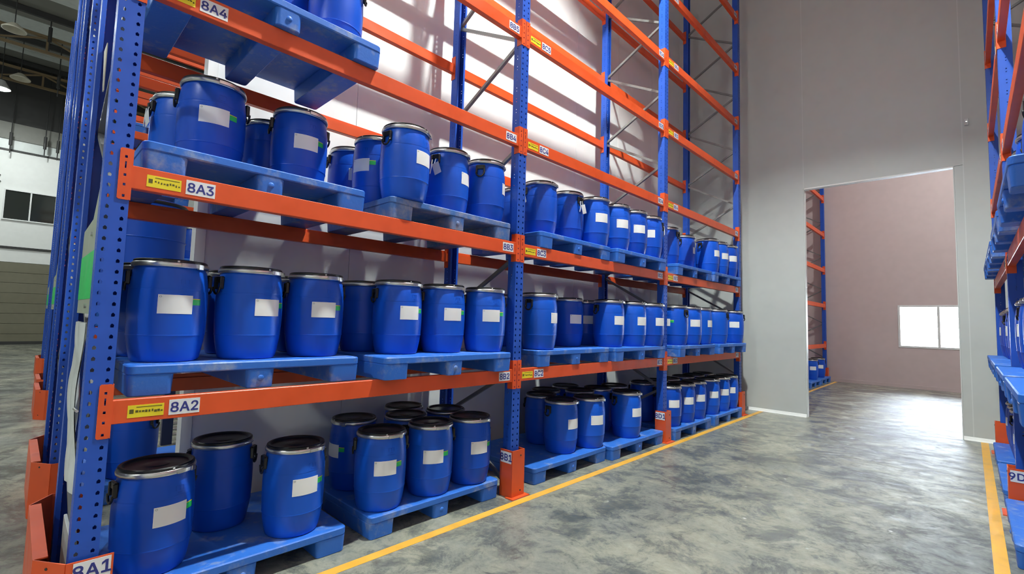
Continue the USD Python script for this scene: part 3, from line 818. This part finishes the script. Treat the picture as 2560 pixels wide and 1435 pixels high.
for key, kind, x, y, turn, pos in DRUMS:
    desc, _, _, z, _ = PALLETS[key]
    if pos == "hidden back":
        row = sorted(hidden[key]); n = len(row)
        words = {1: ["back-row"], 2: ["left back-row", "right back-row"], 3: ["left back-row", "middle back-row", "right back-row"], 4: ["left back-row", "second back-row", "third back-row", "right back-row"]}[n]
        drum(kind, x, y, z + (T if z > 0 else 0.150), turn, f"shaded {words[row.index((y, x))]} drum on the {desc}", "shaded back row drums on the left rack")
    else:
        drum(kind, x, y, z + (T if z > 0 else 0.150), turn, f"blue drum, {pos} on the {desc}", "blue drums on the left rack")

# right rack
for j, (yc, w) in enumerate(((7.68, "nearest the end wall"), (6.36, "second from the end wall"), (4.88, "third from the end wall"), (3.52, "nearest the camera"))):
    for z, lw, lw2, xf in ((FLOOR, "on the floor", "floor", 3.02), (L2, "on the second level", "second-level", 3.00), (L3, "on the third level", "third-level", 3.00)):
        if j == 3 and z == FLOOR:
            continue
        pallet(f"blue plastic pallet {lw} of the right rack, {w}", xf, yc, z, -1, 0, "blue pallets on the right rack")
        for k, dy in enumerate((0.39, 0.0, -0.39)):
            n = ("far", "middle", "near")[k]
            drum(LG if (k + j) % 2 else LO, xf + 0.29, yc + dy, z + (T if z > 0 else 0.150), (-60, -35, 45)[k] + 8 * j, f"{n} front drum on the right rack's {lw2} pallet {w}", "blue drums on the right rack")
            if z == L3 or j < 2:
                drum(LG, xf + 0.71, yc + dy, z + (T if z > 0 else 0.150), 150, f"{n} back-row drum on the right rack's {lw2} pallet {w}", "back drums of the right rack")

# rows behind the left rack, seen between its uprights
pallet("blue pallet on the floor of the row behind the left rack", -2.92, 0.78, FLOOR, -1, 0)
drum(LO, -2.14, 0.48, 0.150, 150, "dark blue drum on the floor behind the left rack's end upright")
t = thing("large_drum", "large blue drum behind the left rack, under the 8A3 plate's beam", "drum", (-2.25, 0.48, 1.35 + T))
obj("body", lathe([(0, 0), (0.275, 0), (0.285, 0.02), (0.285, 0.29), (0.293, 0.30), (0.285, 0.31), (0.285, 0.57), (0.293, 0.58), (0.285, 0.59), (0.285, 0.86), (0.275, 0.88), (0, 0.88)], 64), "drum_blue", t, 40)
obj("lid", lathe([(0, 0.88), (0.278, 0.88), (0.280, 0.90), (0.268, 0.905), (0.262, 0.892), (0, 0.892)], 64), "drum_blue", t, 40)
obj("clamp_ring", lathe([(0.272, 0.872), (0.288, 0.870), (0.291, 0.885), (0.284, 0.896), (0.272, 0.872)], 64), "black_plastic", t, 40)
pallet("blue pallet under the large drum behind the left rack", -2.92, 0.75, 1.35, -1, 0)
for k, y in enumerate((0.90, 1.30, 1.70)):
    drum(LO, -6.35, y, L3 + T, 150, "blue drum high on the row beyond the partition, " + ("left of three", "middle of three", "right of three")[k], "drums on the far row")
pallet("blue pallet high on the row beyond the partition", -6.10, 1.30, L3, 1, 0)
for k, (z, y) in enumerate(((L4, 0.95), (LV[3], 1.35))):
    pallet("blue pallet on the far row, " + ("fourth level", "fifth level")[k], -6.10, y, z, 1, 0)
    drum(LO, -6.40, y - 0.2, z + T, 150, "blue drum on the far row, " + ("fourth level", "fifth level")[k])

# a steel trolley in the aisle beyond the row ends
t = thing("steel_trolley", "steel trolley with rungs standing behind the left rack, under the 8A2 plate", "trolley", (-3.65, 1.02, 0))
for y in (0.0, 0.32):
    obj("post", bx(-0.03, 0.03, y - 0.06, y + 0.04, 0.0, 1.25) if y == 0 else rod((0, y, 0), (0, y, 1.25), 0.02), "navy_paint" if y == 0 else "clamp_steel", t)
obj("top_rail", rod((0, 0.02, 1.22), (0, 0.34, 1.22), 0.02), "clamp_steel", t)
for z in (0.10, 0.16, 0.22, 0.28, 0.52):
    obj("rung", rod((0, 0.03, z), (0, 0.32, z), 0.014), "clamp_steel", t)

# next room: two drums on a pallet at the foot of its rack
pallet("blue pallet on the floor of the next room, nearer the doorway", -0.05, 14.20, FLOOR, 1, 0)
pallet("blue pallet on the floor of the next room, nearer the far wall", -0.05, 15.42, FLOOR, 1, 0)
drum(LO, -0.25, 14.55, 0.150, 20, "blue drum in the next room, nearer the doorway's left jamb")
drum(LO, -0.25, 15.42, 0.150, 20, "blue drum in the next room, nearer the far upright")
drum(LO, -0.70, 14.10, 0.150, 150, "back drum in the next room, mostly hidden by the doorway's jamb")

# wall fitting and mark on the end wall
t = thing("wall_switch", "small pale fitting on the end wall right above the doorway's right corner", "switch", (2.90, WY, 4.54))
obj("body", cbx(-0.025, 0.025, -0.025, -0.001, -0.05, 0.05, 0.006), "panel_joint", t)
obj("nut", rod((0, -0.035, 0), (0, -0.025, 0), 0.010), "clamp_steel", t)
